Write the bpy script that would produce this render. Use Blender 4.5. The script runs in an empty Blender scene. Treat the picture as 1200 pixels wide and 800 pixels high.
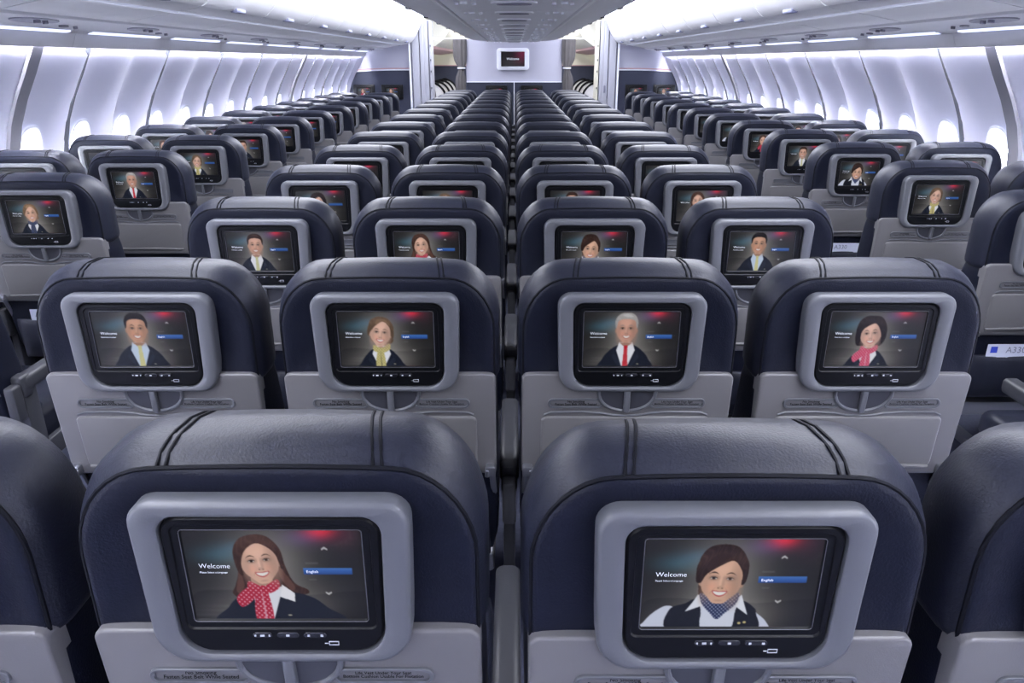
import bpy, math, random
import numpy as np
from mathutils import Vector, Matrix

random.seed(7)
COL = bpy.context.scene.collection
PI = math.pi

# ------------------------------------------------------------------ camera
cam_d = bpy.data.cameras.new('camera')
cam_d.lens = 25.8
cam_d.sensor_width = 36.0
cam_d.shift_x = -2.5 / 1200
cam_d.clip_start = 0.05
cam = bpy.data.objects.new('camera', cam_d)
COL.objects.link(cam)
cam.location = (0, 0, 1.60)
cam.rotation_euler = (PI / 2 - math.atan(328 / 860), 0, 0)
bpy.context.scene.camera = cam

# ------------------------------------------------------------------ world and lights
w = bpy.data.worlds.new('daylight')
bpy.context.scene.world = w
w.use_nodes = True
bg = w.node_tree.nodes['Background']
bg.inputs[0].default_value = (0.90, 0.94, 1.0, 1)
bg.inputs[1].default_value = 34.0


def area(name, loc, size, rot, power, color=(1, 1, 1)):
    l = bpy.data.lights.new(name, 'AREA')
    l.shape = 'RECTANGLE'
    l.size, l.size_y = size
    l.energy = power
    l.color = color
    o = bpy.data.objects.new(name, l)
    o.location = loc
    o.rotation_euler = rot
    COL.objects.link(o)
    return o


AISLE_GLOW = 6.0        # the luminous aisle ceiling panels
COVE_GLOW = 9.0         # lamp tubes hidden behind the sidewall moulding
for s in (-1, 1):
    # lamps in the cove over each aisle (light thrown down on the seats)
    area('aisle_cove_lamp', (s * 1.07, 4.8, 2.195), (0.5, 15.0), (0, 0, 0), 70, (1.0, 0.99, 0.98))
    # sidewall wash lamps behind the moulding, thrown down the wall panels
    area('sidewall_wash_lamp', (s * 2.362, 4.8, 1.755), (0.035, 15.0), (0, -s * 0.45, 0), 320, (0.93, 0.94, 1.0))
    p = area('window_portal', (s * 2.86, 5.3, 1.09), (0.5, 15.6), (0, s * PI / 2, 0), 1)
    p.data.cycles.is_portal = True

sc = bpy.context.scene
sc.view_settings.view_transform = 'Standard'
sc.view_settings.look = 'None'
sc.view_settings.exposure = 0.25
sc.view_settings.gamma = 1.0
sc.view_settings.use_curve_mapping = False


# ------------------------------------------------------------------ materials
def lin(c):
    return tuple(((x / 12.92) if x <= 0.04045 else ((x + 0.055) / 1.055) ** 2.4) for x in c)


def mat(name, rgb, rough=0.5, metal=0.0, var=0.0, vscale=20.0, bump=0.0, bscale=200.0,
        coat=0.0, emit=None, estr=0.0, spec=0.5, bdist=0.002, bump2=0.0, b2scale=8.0):
    m = bpy.data.materials.new(name)
    m.use_nodes = True
    nt = m.node_tree
    b = nt.nodes['Principled BSDF']
    c = lin(tuple(v / 255 for v in rgb))
    b.inputs['Base Color'].default_value = (*c, 1)
    b.inputs['Roughness'].default_value = rough
    b.inputs['Metallic'].default_value = metal
    b.inputs['Coat Weight'].default_value = coat
    b.inputs['Specular IOR Level'].default_value = spec
    tc = nt.nodes.new('ShaderNodeTexCoord')
    if var > 0:
        n = nt.nodes.new('ShaderNodeTexNoise')
        n.inputs['Scale'].default_value = vscale
        n.inputs['Detail'].default_value = 4
        nt.links.new(tc.outputs['Object'], n.inputs['Vector'])
        r = nt.nodes.new('ShaderNodeMix')
        r.data_type = 'RGBA'
        r.inputs[6].default_value = (*[v * (1 - var) for v in c], 1)
        r.inputs[7].default_value = (*[min(1, v * (1 + var)) for v in c], 1)
        nt.links.new(n.outputs['Fac'], r.inputs[0])
        nt.links.new(r.outputs[2], b.inputs['Base Color'])
    last = None
    for bs, bsc, dist in ((bump, bscale, bdist), (bump2, b2scale, 0.02)):
        if bs > 0:
            n = nt.nodes.new('ShaderNodeTexNoise')
            n.inputs['Scale'].default_value = bsc
            n.inputs['Detail'].default_value = 3
            nt.links.new(tc.outputs['Object'], n.inputs['Vector'])
            bp = nt.nodes.new('ShaderNodeBump')
            bp.inputs['Strength'].default_value = bs
            bp.inputs['Distance'].default_value = dist
            nt.links.new(n.outputs['Fac'], bp.inputs['Height'])
            if last:
                nt.links.new(last.outputs[0], bp.inputs['Normal'])
            last = bp
    if last:
        nt.links.new(last.outputs[0], b.inputs['Normal'])
    if emit:
        b.inputs['Emission Color'].default_value = (*lin(tuple(v / 255 for v in emit)), 1)
        b.inputs['Emission Strength'].default_value = estr
    return m


M = {}
M['leather'] = mat('navy_leather', (28, 31, 44), 0.44, var=0.15, vscale=9, bump=0.25, bscale=300, bump2=0.16, b2scale=7, spec=0.36)
M['fabric'] = mat('navy_back_leather', (15, 19, 34), 0.52, var=0.15, vscale=12, bump=0.4, bscale=320, bump2=0.12, b2scale=7, spec=0.22)
M['piping'] = mat('dark_piping', (10, 12, 20), 0.6, spec=0.15)
M['grey'] = mat('grey_monitor_plastic', (93, 95, 101), 0.38, var=0.05, vscale=6, bump=0.08, bscale=500)
M['shell'] = mat('grey_shell_plastic', (106, 105, 107), 0.36, var=0.05, vscale=5, bump=0.10, bscale=500)
M['tray'] = mat('grey_tray_plastic', (109, 108, 109), 0.33, var=0.05, vscale=4, bump=0.10, bscale=500)
M['recess'] = mat('recess_plastic', (92, 92, 98), 0.4)
M['black'] = mat('black_bezel', (12, 13, 17), 0.35, spec=0.2)
M['cupshade'] = mat('cup_shade_plastic', (62, 63, 70), 0.3)  # shell plastic darkened: shade of the latch cup put into the colour
M['button'] = mat('button_black', (30, 31, 38), 0.25)
M['icon'] = mat('icon_print', (200, 202, 210), 0.5)
M['ink'] = mat('ink_print', (8, 8, 10), 0.7, spec=0.1)
M['field'] = mat('placard_plastic', (102, 102, 106), 0.5)
M['arm'] = mat('armrest_plastic', (52, 53, 58), 0.45, var=0.08, vscale=10, bump=0.1, bscale=400)
M['metal'] = mat('hinge_metal', (170, 172, 180), 0.28, metal=0.9)
M['frame_metal'] = mat('seat_leg_metal', (150, 152, 160), 0.4, metal=0.4)
M['wall'] = mat('sidewall_panel', (228, 229, 248), 0.42, var=0.02, vscale=3)
M['wallband'] = mat('sidewall_band', (128, 128, 138), 0.5)
M['joint'] = mat('joint_rubber', (80, 82, 92), 0.8)
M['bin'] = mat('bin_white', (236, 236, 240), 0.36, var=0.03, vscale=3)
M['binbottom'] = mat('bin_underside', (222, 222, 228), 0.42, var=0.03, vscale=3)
M['psu'] = mat('service_panel', (232, 233, 240), 0.4)
M['psudark'] = mat('vent_grey', (116, 116, 132), 0.45)
M['psumid'] = mat('vent_field', (158, 158, 174), 0.45)
M['dark'] = mat('dark_gap', (34, 36, 46), 0.6)
M['latch'] = mat('latch_blue', (120, 124, 150), 0.4)
M['strip'] = mat('light_strip', (220, 225, 245), 0.4, emit=(205, 215, 255), estr=1.5)
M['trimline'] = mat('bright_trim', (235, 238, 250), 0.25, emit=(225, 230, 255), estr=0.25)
M['glow'] = mat('aisle_light_panel', (240, 243, 255), 0.5, emit=(236, 240, 255), estr=AISLE_GLOW)
M['cove'] = mat('cove_lamp_tube', (240, 243, 255), 0.5, emit=(226, 232, 255), estr=COVE_GLOW)
M['carpet'] = mat('bounce_carpet', (92, 96, 116), 0.9, var=0.25, vscale=60, bump=0.6, bscale=700)  # carpet colour lightened to grey-blue so the floor bounces more light upward
M['bulk'] = mat('bulkhead_white', (172, 172, 188), 0.45, var=0.02, vscale=3)
M['bulkblue'] = mat('bulkhead_navy', (34, 39, 58), 0.7, var=0.08, vscale=30)
M['trimred'] = mat('copper_trim', (176, 140, 140), 0.4)
M['column'] = mat('partition_white', (164, 165, 176), 0.4)
M['cream'] = mat('partition_cream', (206, 203, 186), 0.45)
M['curtain'] = mat('grey_curtain', (84, 81, 82), 0.85, var=0.12, vscale=14, bump=0.3, bscale=300)
M['white'] = mat('screen_surround', (226, 228, 238), 0.35)
M['card'] = mat('card_white', (214, 218, 236), 0.5)
M['cardblue'] = mat('card_blue', (54, 74, 190), 0.5)
M['belt'] = mat('belt_webbing', (30, 36, 62), 0.7, bump=0.4, bscale=400)
M['shade'] = mat('window_shade', (220, 224, 240), 0.5)
M['podshell'] = mat('pod_shell', (196, 194, 190), 0.45)
M['textglow'] = mat('screen_lettering', (220, 225, 235), 0.4, emit=(225, 230, 240), estr=0.42)

gl = bpy.data.materials.new('window_pane')
gl.use_nodes = True
_n = gl.node_tree
_n.nodes.clear()
_o = _n.nodes.new('ShaderNodeOutputMaterial')
_t = _n.nodes.new('ShaderNodeBsdfTransparent')
_g = _n.nodes.new('ShaderNodeBsdfGlossy')
_g.inputs['Roughness'].default_value = 0.05
_x = _n.nodes.new('ShaderNodeMixShader')
_x.inputs[0].default_value = 0.06
_n.links.new(_t.outputs[0], _x.inputs[1])
_n.links.new(_g.outputs[0], _x.inputs[2])
_n.links.new(_x.outputs[0], _o.inputs[0])
M['pane'] = gl

# screens: colours of the picture shown are stored per vertex
sm = bpy.data.materials.new('lit_screen')
sm.use_nodes = True
_n = sm.node_tree
_b = _n.nodes['Principled BSDF']
_b.inputs['Base Color'].default_value = (0.004, 0.004, 0.005, 1)
_b.inputs['Roughness'].default_value = 0.25
_b.inputs['Specular IOR Level'].default_value = 0.3
_a = _n.nodes.new('ShaderNodeAttribute')
_a.attribute_name = 'picture'
_n.links.new(_a.outputs['Color'], _b.inputs['Emission Color'])
_b.inputs['Emission Strength'].default_value = 0.62
M['screen'] = sm


# ------------------------------------------------------------------ mesh helpers
def mesh(name, verts, faces, m, smooth=True, angle=40, mats=None, fmat=None):
    me = bpy.data.meshes.new(name)
    me.from_pydata([tuple(v) for v in verts], [], faces)
    for k in (mats or [m]):
        me.materials.append(M[k])
    if fmat:
        me.polygons.foreach_set('material_index', fmat)
    if smooth:
        me.polygons.foreach_set('use_smooth', [True] * len(me.polygons))
        me.set_sharp_from_angle(angle=math.radians(angle))
    me.update()
    return me


def join(parts):
    """parts: list of (verts, faces) -> one (verts, faces)"""
    V, F = [], []
    for v, f in parts:
        o = len(V)
        V += list(v)
        F += [tuple(i + o for i in q) for q in f]
    return V, F


def loft(rings, cap0=True, cap1=True, closed=True):
    n = len(rings[0])
    V = [p for r in rings for p in r]
    F = []
    for i in range(len(rings) - 1):
        for j in range(n if closed else n - 1):
            a, b = i * n + j, i * n + (j + 1) % n
            F.append((a, b, b + n, a + n))
    if cap0:
        F.append(tuple(range(n - 1, -1, -1)))
    if cap1:
        F.append(tuple(range((len(rings) - 1) * n, len(rings) * n)))
    return V, F


def outline(w, zb, zt, rt, rb, k=7, taper=0.0, crown=0.0):
    """rounded rectangle in x,z (rt, rb = (rx, rz) corner radii), counter-clockwise seen from -y"""
    rt = (rt, rt) if not isinstance(rt, tuple) else rt
    rb = (rb, rb) if not isinstance(rb, tuple) else rb
    h = w / 2
    P = []
    for cx, cz, (rx, rz), a0 in ((h - rb[0], zb + rb[1], rb, -90), (h - rt[0], zt - rt[1], rt, 0),
                                 (-h + rt[0], zt - rt[1], rt, 90), (-h + rb[0], zb + rb[1], rb, 180)):
        for i in range(k + 1):
            a = math.radians(a0 + 90 * i / k)
            P.append((cx + rx * math.cos(a), cz + rz * math.sin(a)))
        if a0 == 0:      # extra points along the top edge for the crown
            for i in range(1, 6):
                x = (h - rt[0]) * (1 - i / 3)
                P.append((x, zt))
    out = []
    for x, z in P:
        t = (zt - z) / (zt - zb)
        z2 = z - crown * (2 * x / w) ** 2 * (1 - t)
        out.append((x * (1 - taper * t), z2))
    return out


def ring(y, pts, lean=0.0, z0=0.95):
    return [(x, y + max(0, z0 - z) * lean, z) for x, z in pts]


def inset(w, zb, zt, rt, rb, i, **kw):
    return outline(w - 2 * i, zb + i, zt - i, max(rt - i, .0015), max(rb - i, .0015), **kw)


def slab(w, zb, zt, rt, rb, yb, yf, bev=.004, lean=0.0, k=6, taper=0.0, crown=0):
    """rounded plate, back face at yb, visible face at yf (< yb), bevelled rim"""
    R = [ring(yb, inset(w, zb, zt, rt, rb, 0, k=k, taper=taper, crown=crown), lean)]
    for s in range(4):
        a = s / 3 * PI / 2
        R.append(ring(yf + bev * (1 - math.sin(a)), inset(w, zb, zt, rt, rb, bev * (1 - math.cos(a)), k=k, taper=taper, crown=crown), lean))
    return loft(R)


def box(x0, x1, y0, y1, z0, z1, b=0.0):
    if b <= 0:
        V = [(x, y, z) for z in (z0, z1) for y in (y0, y1) for x in (x0, x1)]
        return V, [(0, 2, 3, 1), (4, 5, 7, 6), (0, 1, 5, 4), (2, 6, 7, 3), (0, 4, 6, 2), (1, 3, 7, 5)]
    cx, w = (x0 + x1) / 2, x1 - x0
    R = []
    for y, i in ((y0, b), (y0 + b * .3, b * .3), (y0 + b, 0), (y1 - b, 0), (y1 - b * .3, b * .3), (y1, b)):
        R.append([(x + cx, y, z) for x, z in outline(w - 2 * i, z0 + i, z1 - i, b, b, k=3)])
    return loft(R[::-1])


def tube(pts, r, n=6, closed=False):
    P = [Vector(p) for p in pts]
    R = []
    m = len(P)
    for i, p in enumerate(P):
        a = P[(i - 1) % m] if (closed or i > 0) else p
        b = P[(i + 1) % m] if (closed or i < m - 1) else p
        t = (b - a).normalized()
        u = t.cross(Vector((0.13, .21, .97)))
        if u.length < .05:
            u = t.cross(Vector((1, 0, 0)))
        u.normalize()
        v = t.cross(u)
        R.append([tuple(p + r * (u * math.cos(2 * PI * j / n) + v * math.sin(2 * PI * j / n))) for j in range(n)])
    if closed:
        R.append(R[0])
        return loft(R, False, False)
    return loft(R)


def disc(cx, y, cz, rx, rz, dy=0.003, n=16):
    r0 = [(cx + rx * math.cos(2 * PI * i / n), y + dy, cz + rz * math.sin(2 * PI * i / n)) for i in range(n)]
    r1 = [(x, y, z) for x, _, z in r0]
    return loft([r0, r1])


def text_mesh(name, body, size, m, at, align='CENTER', lean=0.0, spacing=1.0, off=0.0):
    """lettering standing in the x,z plane, facing -y"""
    c = bpy.data.curves.new(name, 'FONT')
    c.body = body
    c.size = size
    c.align_x = align
    c.resolution_u = 2
    c.space_line = spacing
    c.offset = off * size
    o = bpy.data.objects.new(name, c)
    me = bpy.data.meshes.new_from_object(o)
    bpy.data.objects.remove(o)
    bpy.data.curves.remove(c)
    me.transform(Matrix.Translation(at) @ Matrix.Rotation(PI / 2 + math.atan(lean), 4, 'X'))
    me.materials.clear()
    me.materials.append(M[m])
    me.name = name
    return me


def link(name, me, parent=None, loc=(0, 0, 0), rz=0.0):
    o = bpy.data.objects.new(name, me)
    COL.objects.link(o)
    o.location = loc
    if rz:
        o.rotation_euler = (0, 0, rz)
    if parent:
        o.parent = parent
    return o


def tag(o, label, cat, group=None):
    o['label'] = label
    o['category'] = cat
    if group:
        o['group'] = group
    return o


def struct(name, me, loc=(0, 0, 0)):
    o = link(name, me, None, loc)
    o['kind'] = 'structure'
    return o


def part(name, vf, m, parent, **kw):
    return link(name, mesh(name, vf[0], vf[1], m, **kw), parent)


# ------------------------------------------------------------------ cabin setting
Y0, Y1 = -2.2, 12.6          # economy cabin, back to forward bulkhead
YF = 19.0                    # partition of the cabin beyond

PROF = np.array([[0.0, 2.50], [0.30, 2.585], [0.50, 2.625], [0.72, 2.65], [0.95, 2.655], [1.20, 2.625], [1.44, 2.53], [1.60, 2.435], [1.66, 2.395], [1.80, 2.37]])
_pc = np.polyfit(PROF[1:, 0], PROF[1:, 1], 5)


def wall_x(z, t, depth=0.085):
    base = float(np.polyval(_pc, z)) if z > .3 else 2.50 + .085 * z / .3
    env = math.exp(-((z - 1.02) / .42) ** 2) * .85 + .15 * max(0, min(1, (1.7 - z) / .3))
    return base + depth * env * (1 - abs(2 * t) ** 2.4)


def wall_cell(s, yc, hw=.255, g0=0.0, g1=0.0, zb=0.0, zt=1.80, wc=1.085, wa=.105, wb=.165):
    """one window bay: a grid that closes on a rounded window opening"""
    N, V, F = 48, [], []
    fac = [0, .05, .12, .22, .36, .52, .68, .84, 1.0]
    for f in fac:
        for i in range(N):
            a = 2 * PI * i / N
            ca, sa = math.cos(a), math.sin(a)
            q = (abs(ca) ** 2.5 + abs(sa) ** 2.5) ** (-1 / 2.5)
            iy, iz = wa * q * ca, wb * q * sa
            m_ = max(abs(ca), abs(sa))
            ox, oz = ca / m_, sa / m_
            oy = ox * (hw - (g1 if ox > 0 else g0) * abs(ox))
            oz = oz * ((zt - wc) if oz > 0 else (wc - zb))
            y = iy * (1 - f) + oy * f
            z = wc + iz * (1 - f) + oz * f
            V.append((s * wall_x(z, y / .51), yc + y, z))
    for r in range(len(fac) - 1):
        for i in range(N):
            j = (i + 1) % N
            q = (r * N + i, r * N + j, (r + 1) * N + j, (r + 1) * N + i)
            F.append(q if s < 0 else q[::-1])
    return V, F


def plain_bay(s, ya, yb, off=0.0, z0=0.0, z1=1.8, n=14):
    """wall strip following the profile at the ridge (t = 1/2), moved by off towards the cabin"""
    V, F = [], []
    for i in range(n + 1):
        z = z0 + (z1 - z0) * i / n
        for y in (ya, yb):
            V.append((s * (wall_x(z, .5) - off), y, z))
    for i in range(n):
        q = (2 * i, 2 * i + 1, 2 * i + 3, 2 * i + 2)
        F.append(q if s < 0 else q[::-1])
    return V, F


def joint_strip(s, yj, n=14):
    """dark rubber joint: proud in the middle, its flanks run behind the panels on both sides"""
    R = []
    for dy, off in ((-.06, -.075), (-.007, .002), (.007, .002), (.06, -.075)):
        R.append([(s * (wall_x(1.8 * i / n, .5) - off), yj + dy, 1.8 * i / n) for i in range(n + 1)])
    return loft(R, False, False, closed=False)


def reveal(s, yc):
    """moulded window surround: tunnel from the bay to the pane"""
    N, R = 40, []
    for k_, (g, dx) in enumerate(((1.12, -.006), (1.05, -.012), (0.985, -.004), (.93, .045), (.80, .075), (.74, .078))):
        r = []
        for i in range(N):
            a = 2 * PI * i / N
            q = (abs(math.cos(a)) ** 2.5 + abs(math.sin(a)) ** 2.5) ** (-1 / 2.5)
            y, z = .105 * g * q * math.cos(a), .165 * g * q * math.sin(a)
            xx = wall_x(1.085 + z, y / .51) if k_ < 3 else wall_x(1.085 + z * .7, 0)
            r.append((s * (xx + dx), yc + y, 1.085 + z))
        R.append(r)
    return loft(R, False, False)


floor = struct('floor', mesh('floor', *box(-2.7, 2.7, Y0, YF + 1, -0.06, 0), 'carpet', smooth=False))
BANDS = {-1: (3.96, 9.06), 1: (3.96, 9.06)}
wn = 0
for s, side in ((-1, 'left'), (1, 'right')):
    # outer skin behind the lining
    back = [(s * 2.99, Y0, -.02), (s * 2.99, YF, -.02), (s * 2.99, YF, 2.6), (s * 2.99, Y0, 2.6)]
    # dark backing seen in the joints; it is the wall's own mesh
    pv = []
    j = 4.47 - 1.02 * 7
    while j < Y1 + .3:
        pv.append(joint_strip(s, j))
        j += 1.02
    wall = struct('wall_' + side, mesh('wall_' + side, *join(pv), 'joint'))
    yc = 4.47 + .255 - 1.02 * 7
    while yc < Y1 + .2:
        cells = join([wall_cell(s, yc, g0=.007), wall_cell(s, yc + .51, g1=.007)])
        part('wall_panel', cells, 'wall', wall, angle=60)
        for c in (yc, yc + .51):
            wn += 1
            wdw = struct('window_%d' % wn, mesh('window_%d' % wn, *reveal(s, c), 'white', angle=50))
            x = wall_x(1.085, 0) + .070
            ol = [(y, z) for y, z in outline(.17, 1.085 - .13, 1.085 + .13, .06, .06)]
            r0 = [(s * x, c + y, z) for y, z in ol]
            r1 = [(s * (x + .004), c + y, z) for y, z in ol]
            part('pane', loft([r0, r1]), 'pane', wdw)
            if True:   # shade pulled down a little, its lip showing as a line
                zt = 1.085 + .13
                lip = box(min(s * (x - .012), s * (x - .006)), max(s * (x - .012), s * (x - .006)), c - .07, c + .07, zt - .030, zt + .01)
                part('window_shade', lip, 'shade', wdw)
        yc += 1.02
    for bnd in BANDS[s]:
        v = join([plain_bay(s, bnd - .045, bnd + .045, .016), plain_bay(s, bnd - .045, bnd - .0449, 0)])
        a = plain_bay(s, bnd - .045, bnd + .045, .016)
        R0 = a[0][0::2]
        R1 = a[0][1::2]
        e0 = [(x - (-s) * .02 * -1, y, z) for x, y, z in R0]
        e0 = [(x + s * .02, y, z) for x, y, z in R0]
        e1 = [(x + s * .02, y, z) for x, y, z in R1]
        V, F = loft([e0, R0, R1, e1], False, False, closed=False)
        part('wall_band', (V, F), 'wallband', wall)
    # cove lamp behind the moulding
    V, F = tube([(s * 2.352, y, 1.762) for y in np.linspace(Y0 + .1, Y1 - .05, 12)], .008, 8)
    o = part('cove_lamp', (V, F), 'cove', wall)

# window outside hull, so that light only enters by the windows' far side
# ---- ceiling: luminous aisle vaults
cv = []
for s in (-1, 1):
    cv.append(([(s * .66, Y0, 2.28), (s * .66, Y1 + 7, 2.28), (s * 1.50, Y1 + 7, 2.28), (s * 1.50, Y0, 2.28)], [(0, 1, 2, 3)]))
for s in (-1, 1):      # hull shoulder closing the space behind the bins
    cv.append(([(s * 2.36, Y0, 1.80), (s * 2.36, YF, 1.80), (s * 2.75, YF, 2.42), (s * 2.75, Y0, 2.42)], [(0, 1, 2, 3)]))
cv.append(([(-2.75, Y0, 2.42), (-2.75, YF, 2.42), (2.75, YF, 2.42), (2.75, Y0, 2.42)], [(0, 1, 2, 3)]))
ceil = struct('ceiling', mesh('ceiling', *join(cv), 'bin', smooth=False))
for s in (-1, 1):
    y = Y0 + .05
    while y < Y1 - .1:
        prof = [(.74, 2.235), (.86, 2.255), (1.08, 2.262), (1.30, 2.255), (1.42, 2.235)]
        L = min(y + 1.9, Y1 - .02)
        part('light_panel', loft([[(s * x, yy, z) for x, z in prof] for yy in (y, L)], False, False, closed=False), 'glow', ceil)
        y += 1.93

# ---- overhead bins along the sides
BINL = 1.02


def extr(prof, ya, yb, s=1, closed=True):
    r = [[(s * x, y, z) for x, z in prof] for y in (ya, yb)]
    return loft(r, closed, closed, closed=closed)


def bin_meshes(s):
    D = {}
    L = BINL - .012
    body = [(1.635, 1.866), (1.66, 1.855), (1.70, 1.848), (1.742, 1.844), (1.80, 1.834), (1.92, 1.812), (2.02, 1.792), (2.035, 1.800), (2.04, 1.86), (2.04, 2.22), (1.46, 2.24), (1.47, 2.18), (1.56, 2.0), (1.62, 1.89)]
    D['body'] = mesh('bin_body', *extr(body, 0, L, s), 'binbottom')
    door = [(1.410, 2.225), (1.430, 2.17), (1.462, 2.09), (1.505, 2.0), (1.555, 1.925), (1.598, 1.880), (1.622, 1.868), (1.632, 1.880), (1.57, 1.95), (1.50, 2.08), (1.45, 2.20), (1.43, 2.24)]
    D['door'] = mesh('bin_door', *extr(door, .004, L - .004, s), 'bin')
    D['latch'] = mesh('bin_latch', *box(min(s * 1.588, s * 1.630), max(s * 1.588, s * 1.630), L / 2 - .075, L / 2 + .075, 1.862, 1.885, .006), 'latch')
    tr = [(1.742, 1.8435), (1.752, 1.836), (1.768, 1.834), (1.775, 1.838)]
    D['trim'] = mesh('light_trim', *extr(tr, 0, L, s), 'trimline')
    psu = [(2.03, 1.800), (2.045, 1.782), (2.235, 1.758), (2.25, 1.748), (2.262, 1.752), (2.262, 1.80)]
    D['panel'] = mesh('service_panel', *extr(psu, 0.0, L + .012, s), 'psu')
    st = [(2.262, 1.752), (2.268, 1.741), (2.292, 1.737), (2.300, 1.744)]
    D['strip'] = mesh('light_strip', *extr(st, .10, L - .10, s), 'strip')
    mo = [(2.262, 1.75), (2.268, 1.746), (2.302, 1.738), (2.312, 1.722), (2.320, 1.700), (2.330, 1.680), (2.337, 1.668), (2.344, 1.668), (2.344, 1.80), (2.262, 1.82)]
    D['mould'] = mesh('moulding', *extr(mo, 0, L + .010, s), 'binbottom')
    # oval vent recess, nozzle and reading light

    def pz(x):
        return 1.782 + (x - 2.045) / .19 * -.024

    def oval(cx, cy, rx, ry, dz, n=20):
        r0 = [(s * (cx + rx * math.cos(2 * PI * i / n)), cy + ry * math.sin(2 * PI * i / n), pz(cx + rx * math.cos(2 * PI * i / n)) + .002) for i in range(n)]
        r1 = [(x, y, z - dz) for x, y, z in r0]
        return loft([r0, r1]) if s > 0 else loft([r1, r0])
    D['vent'] = mesh('air_vent', *oval(2.12, .38, .048, .17, .007), 'psumid')
    D['nozzle'] = mesh('nozzle', *join([oval(2.10, .36, .014, .016, .018, 12), oval(2.10, .42, .012, .014, .020, 12)]), 'psudark')
    D['lamp'] = mesh('reading_light', *join([oval(2.19, .72, .016, .035, .008, 12), oval(2.19, .82, .010, .012, .014, 12)]), 'psudark')
    return D


BD = {s: bin_meshes(s) for s in (-1, 1)}
ordn = ['first', 'second', 'third', 'fourth', 'fifth', 'sixth', 'seventh', 'eighth', 'ninth', 'tenth', 'eleventh', 'twelfth',
        'thirteenth', 'fourteenth', 'fifteenth', 'sixteenth']
BY0 = 4.18 - 1.02 * 6
nb = int((Y1 - BY0) / BINL)
for s, side in ((-1, 'left'), (1, 'right')):
    for k in range(nb + 1):
        y = BY0 + k * BINL
        if y + BINL > Y1 + .35:
            break
        e = bpy.data.objects.new('overhead_bin', None)
        COL.objects.link(e)
        e.location = (0, y, 0)
        fromend = nb - 1 - k
        tag(e, 'closed white overhead bin above the %s window seats, %s back from the forward bulkhead' % (side, ordn[min(15, max(0, fromend))]),
            'bin', 'overhead bins along the %s side' % side)
        D = BD[s]
        b = link('bin_body', D['body'], e)
        d = link('bin_door', D['door'], e)
        link('latch', D['latch'], d)
        link('light_trim', D['trim'], b)
        p = link('service_panel', D['panel'], e)
        link('air_vent', D['vent'], p)
        link('nozzle', D['nozzle'], p)
        link('reading_light', D['lamp'], p)
        link('light_strip', D['strip'], e)
        link('moulding', D['mould'], e)

# ---- centre bins
cb = {}
L = BINL - .010
bt = [(-.385, 1.878), (-.375, 1.895), (.375, 1.895), (.385, 1.878), (.50, 1.886), (.62, 1.898), (.655, 1.912), (.68, 1.95), (.66, 2.27), (-.66, 2.27), (-.68, 1.95), (-.655, 1.912), (-.62, 1.898), (-.50, 1.886)]
cb['body'] = mesh('bin_body', *extr(bt, 0, L), 'binbottom')
cb['panel'] = mesh('ceiling_panel', *extr([(-.366, 1.90), (-.366, 1.878), (-.355, 1.874), (.355, 1.874), (.366, 1.878), (.366, 1.90)], 0, L), 'psu')
cb['trim'] = [mesh('seam_trim', *extr([(q * .3855, 1.888), (q * .388, 1.873), (q * .400, 1.874), (q * .402, 1.882)], 0, L), 'bin') for q in (-1, 1)]
cb['door'] = [mesh('bin_door', *extr([(q * .672, 1.925), (q * .682, 1.918), (q * .700, 1.95), (q * .722, 2.03), (q * .735, 2.12), (q * .735, 2.215), (q * .70, 2.225), (q * .69, 2.0)], .004, L - .004), 'bin') for q in (-1, 1)]
cb['latch'] = [mesh('latch', *box(q * .69 - .016, q * .69 + .016, L / 2 - .03, L / 2 + .03, 1.916, 1.94, .006), 'dark') for q in (-1, 1)]


def flat_oval(cx, cy, rx, ry, z0, z1, n=22):
    r0 = [(cx + rx * math.cos(2 * PI * i / n), cy + ry * math.sin(2 * PI * i / n), z0) for i in range(n)]
    return loft([r0, [(x, y, z1) for x, y, _ in r0]])


cby0 = 4.72 - BINL * 6
for k in range(20):
    y = cby0 + k * BINL
    if y + BINL > Y1 + .2:
        break
    e = bpy.data.objects.new('centre_bin', None)
    COL.objects.link(e)
    e.location = (0, y, 0)
    tag(e, 'white double-sided overhead bin over the centre seats, %s counting from the rear' % ordn[k], 'bin', 'centre overhead bins')
    link('bin_body', cb['body'], e)
    link('ceiling_panel', cb['panel'], e)
    for q in (0, 1):
        d = link('bin_door', cb['door'][q], e)
        link('latch', cb['latch'][q], d)
        link('seam_trim', cb['trim'][q], e)
um = {}
um['plate'] = mesh('unit_plate', *flat_oval(0, 0, .115, .085, 1.8738, 1.866, 26), 'psu')
um['grille'] = mesh('speaker_grille', *flat_oval(0, .01, .088, .045, 1.868, 1.861, 26), 'psudark')
um['nz'] = [mesh('reading_light', *flat_oval(x, y_, r_, r_, 1.8738, 1.864, 14), 'white') for q in (-1, 1) for x, y_, r_ in ((q * .25, 0, .018), (q * .20, .05, .011), (q * .29, .05, .011))]
y = 3.975 - .778 * 4
k = 0
while y < Y1 - .3:
    e = bpy.data.objects.new('service_unit', None)
    COL.objects.link(e)
    e.location = (0, y, 0)
    tag(e, 'oval grey service unit with reading lights on centre ceiling, %s counting from the rear' % ordn[min(k, 15)], 'light', 'ceiling service units')
    p = link('unit_plate', um['plate'], e)
    link('speaker_grille', um['grille'], p)
    for q in um['nz']:
        link('reading_light', q, e)
    y += .778
    k += 1

# ---- rear wall behind the camera
bw = struct('wall_back', mesh('wall_back', *box(-2.95, 2.95, Y0 - .06, Y0, 0, 2.45), 'bulk', smooth=False))


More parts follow.
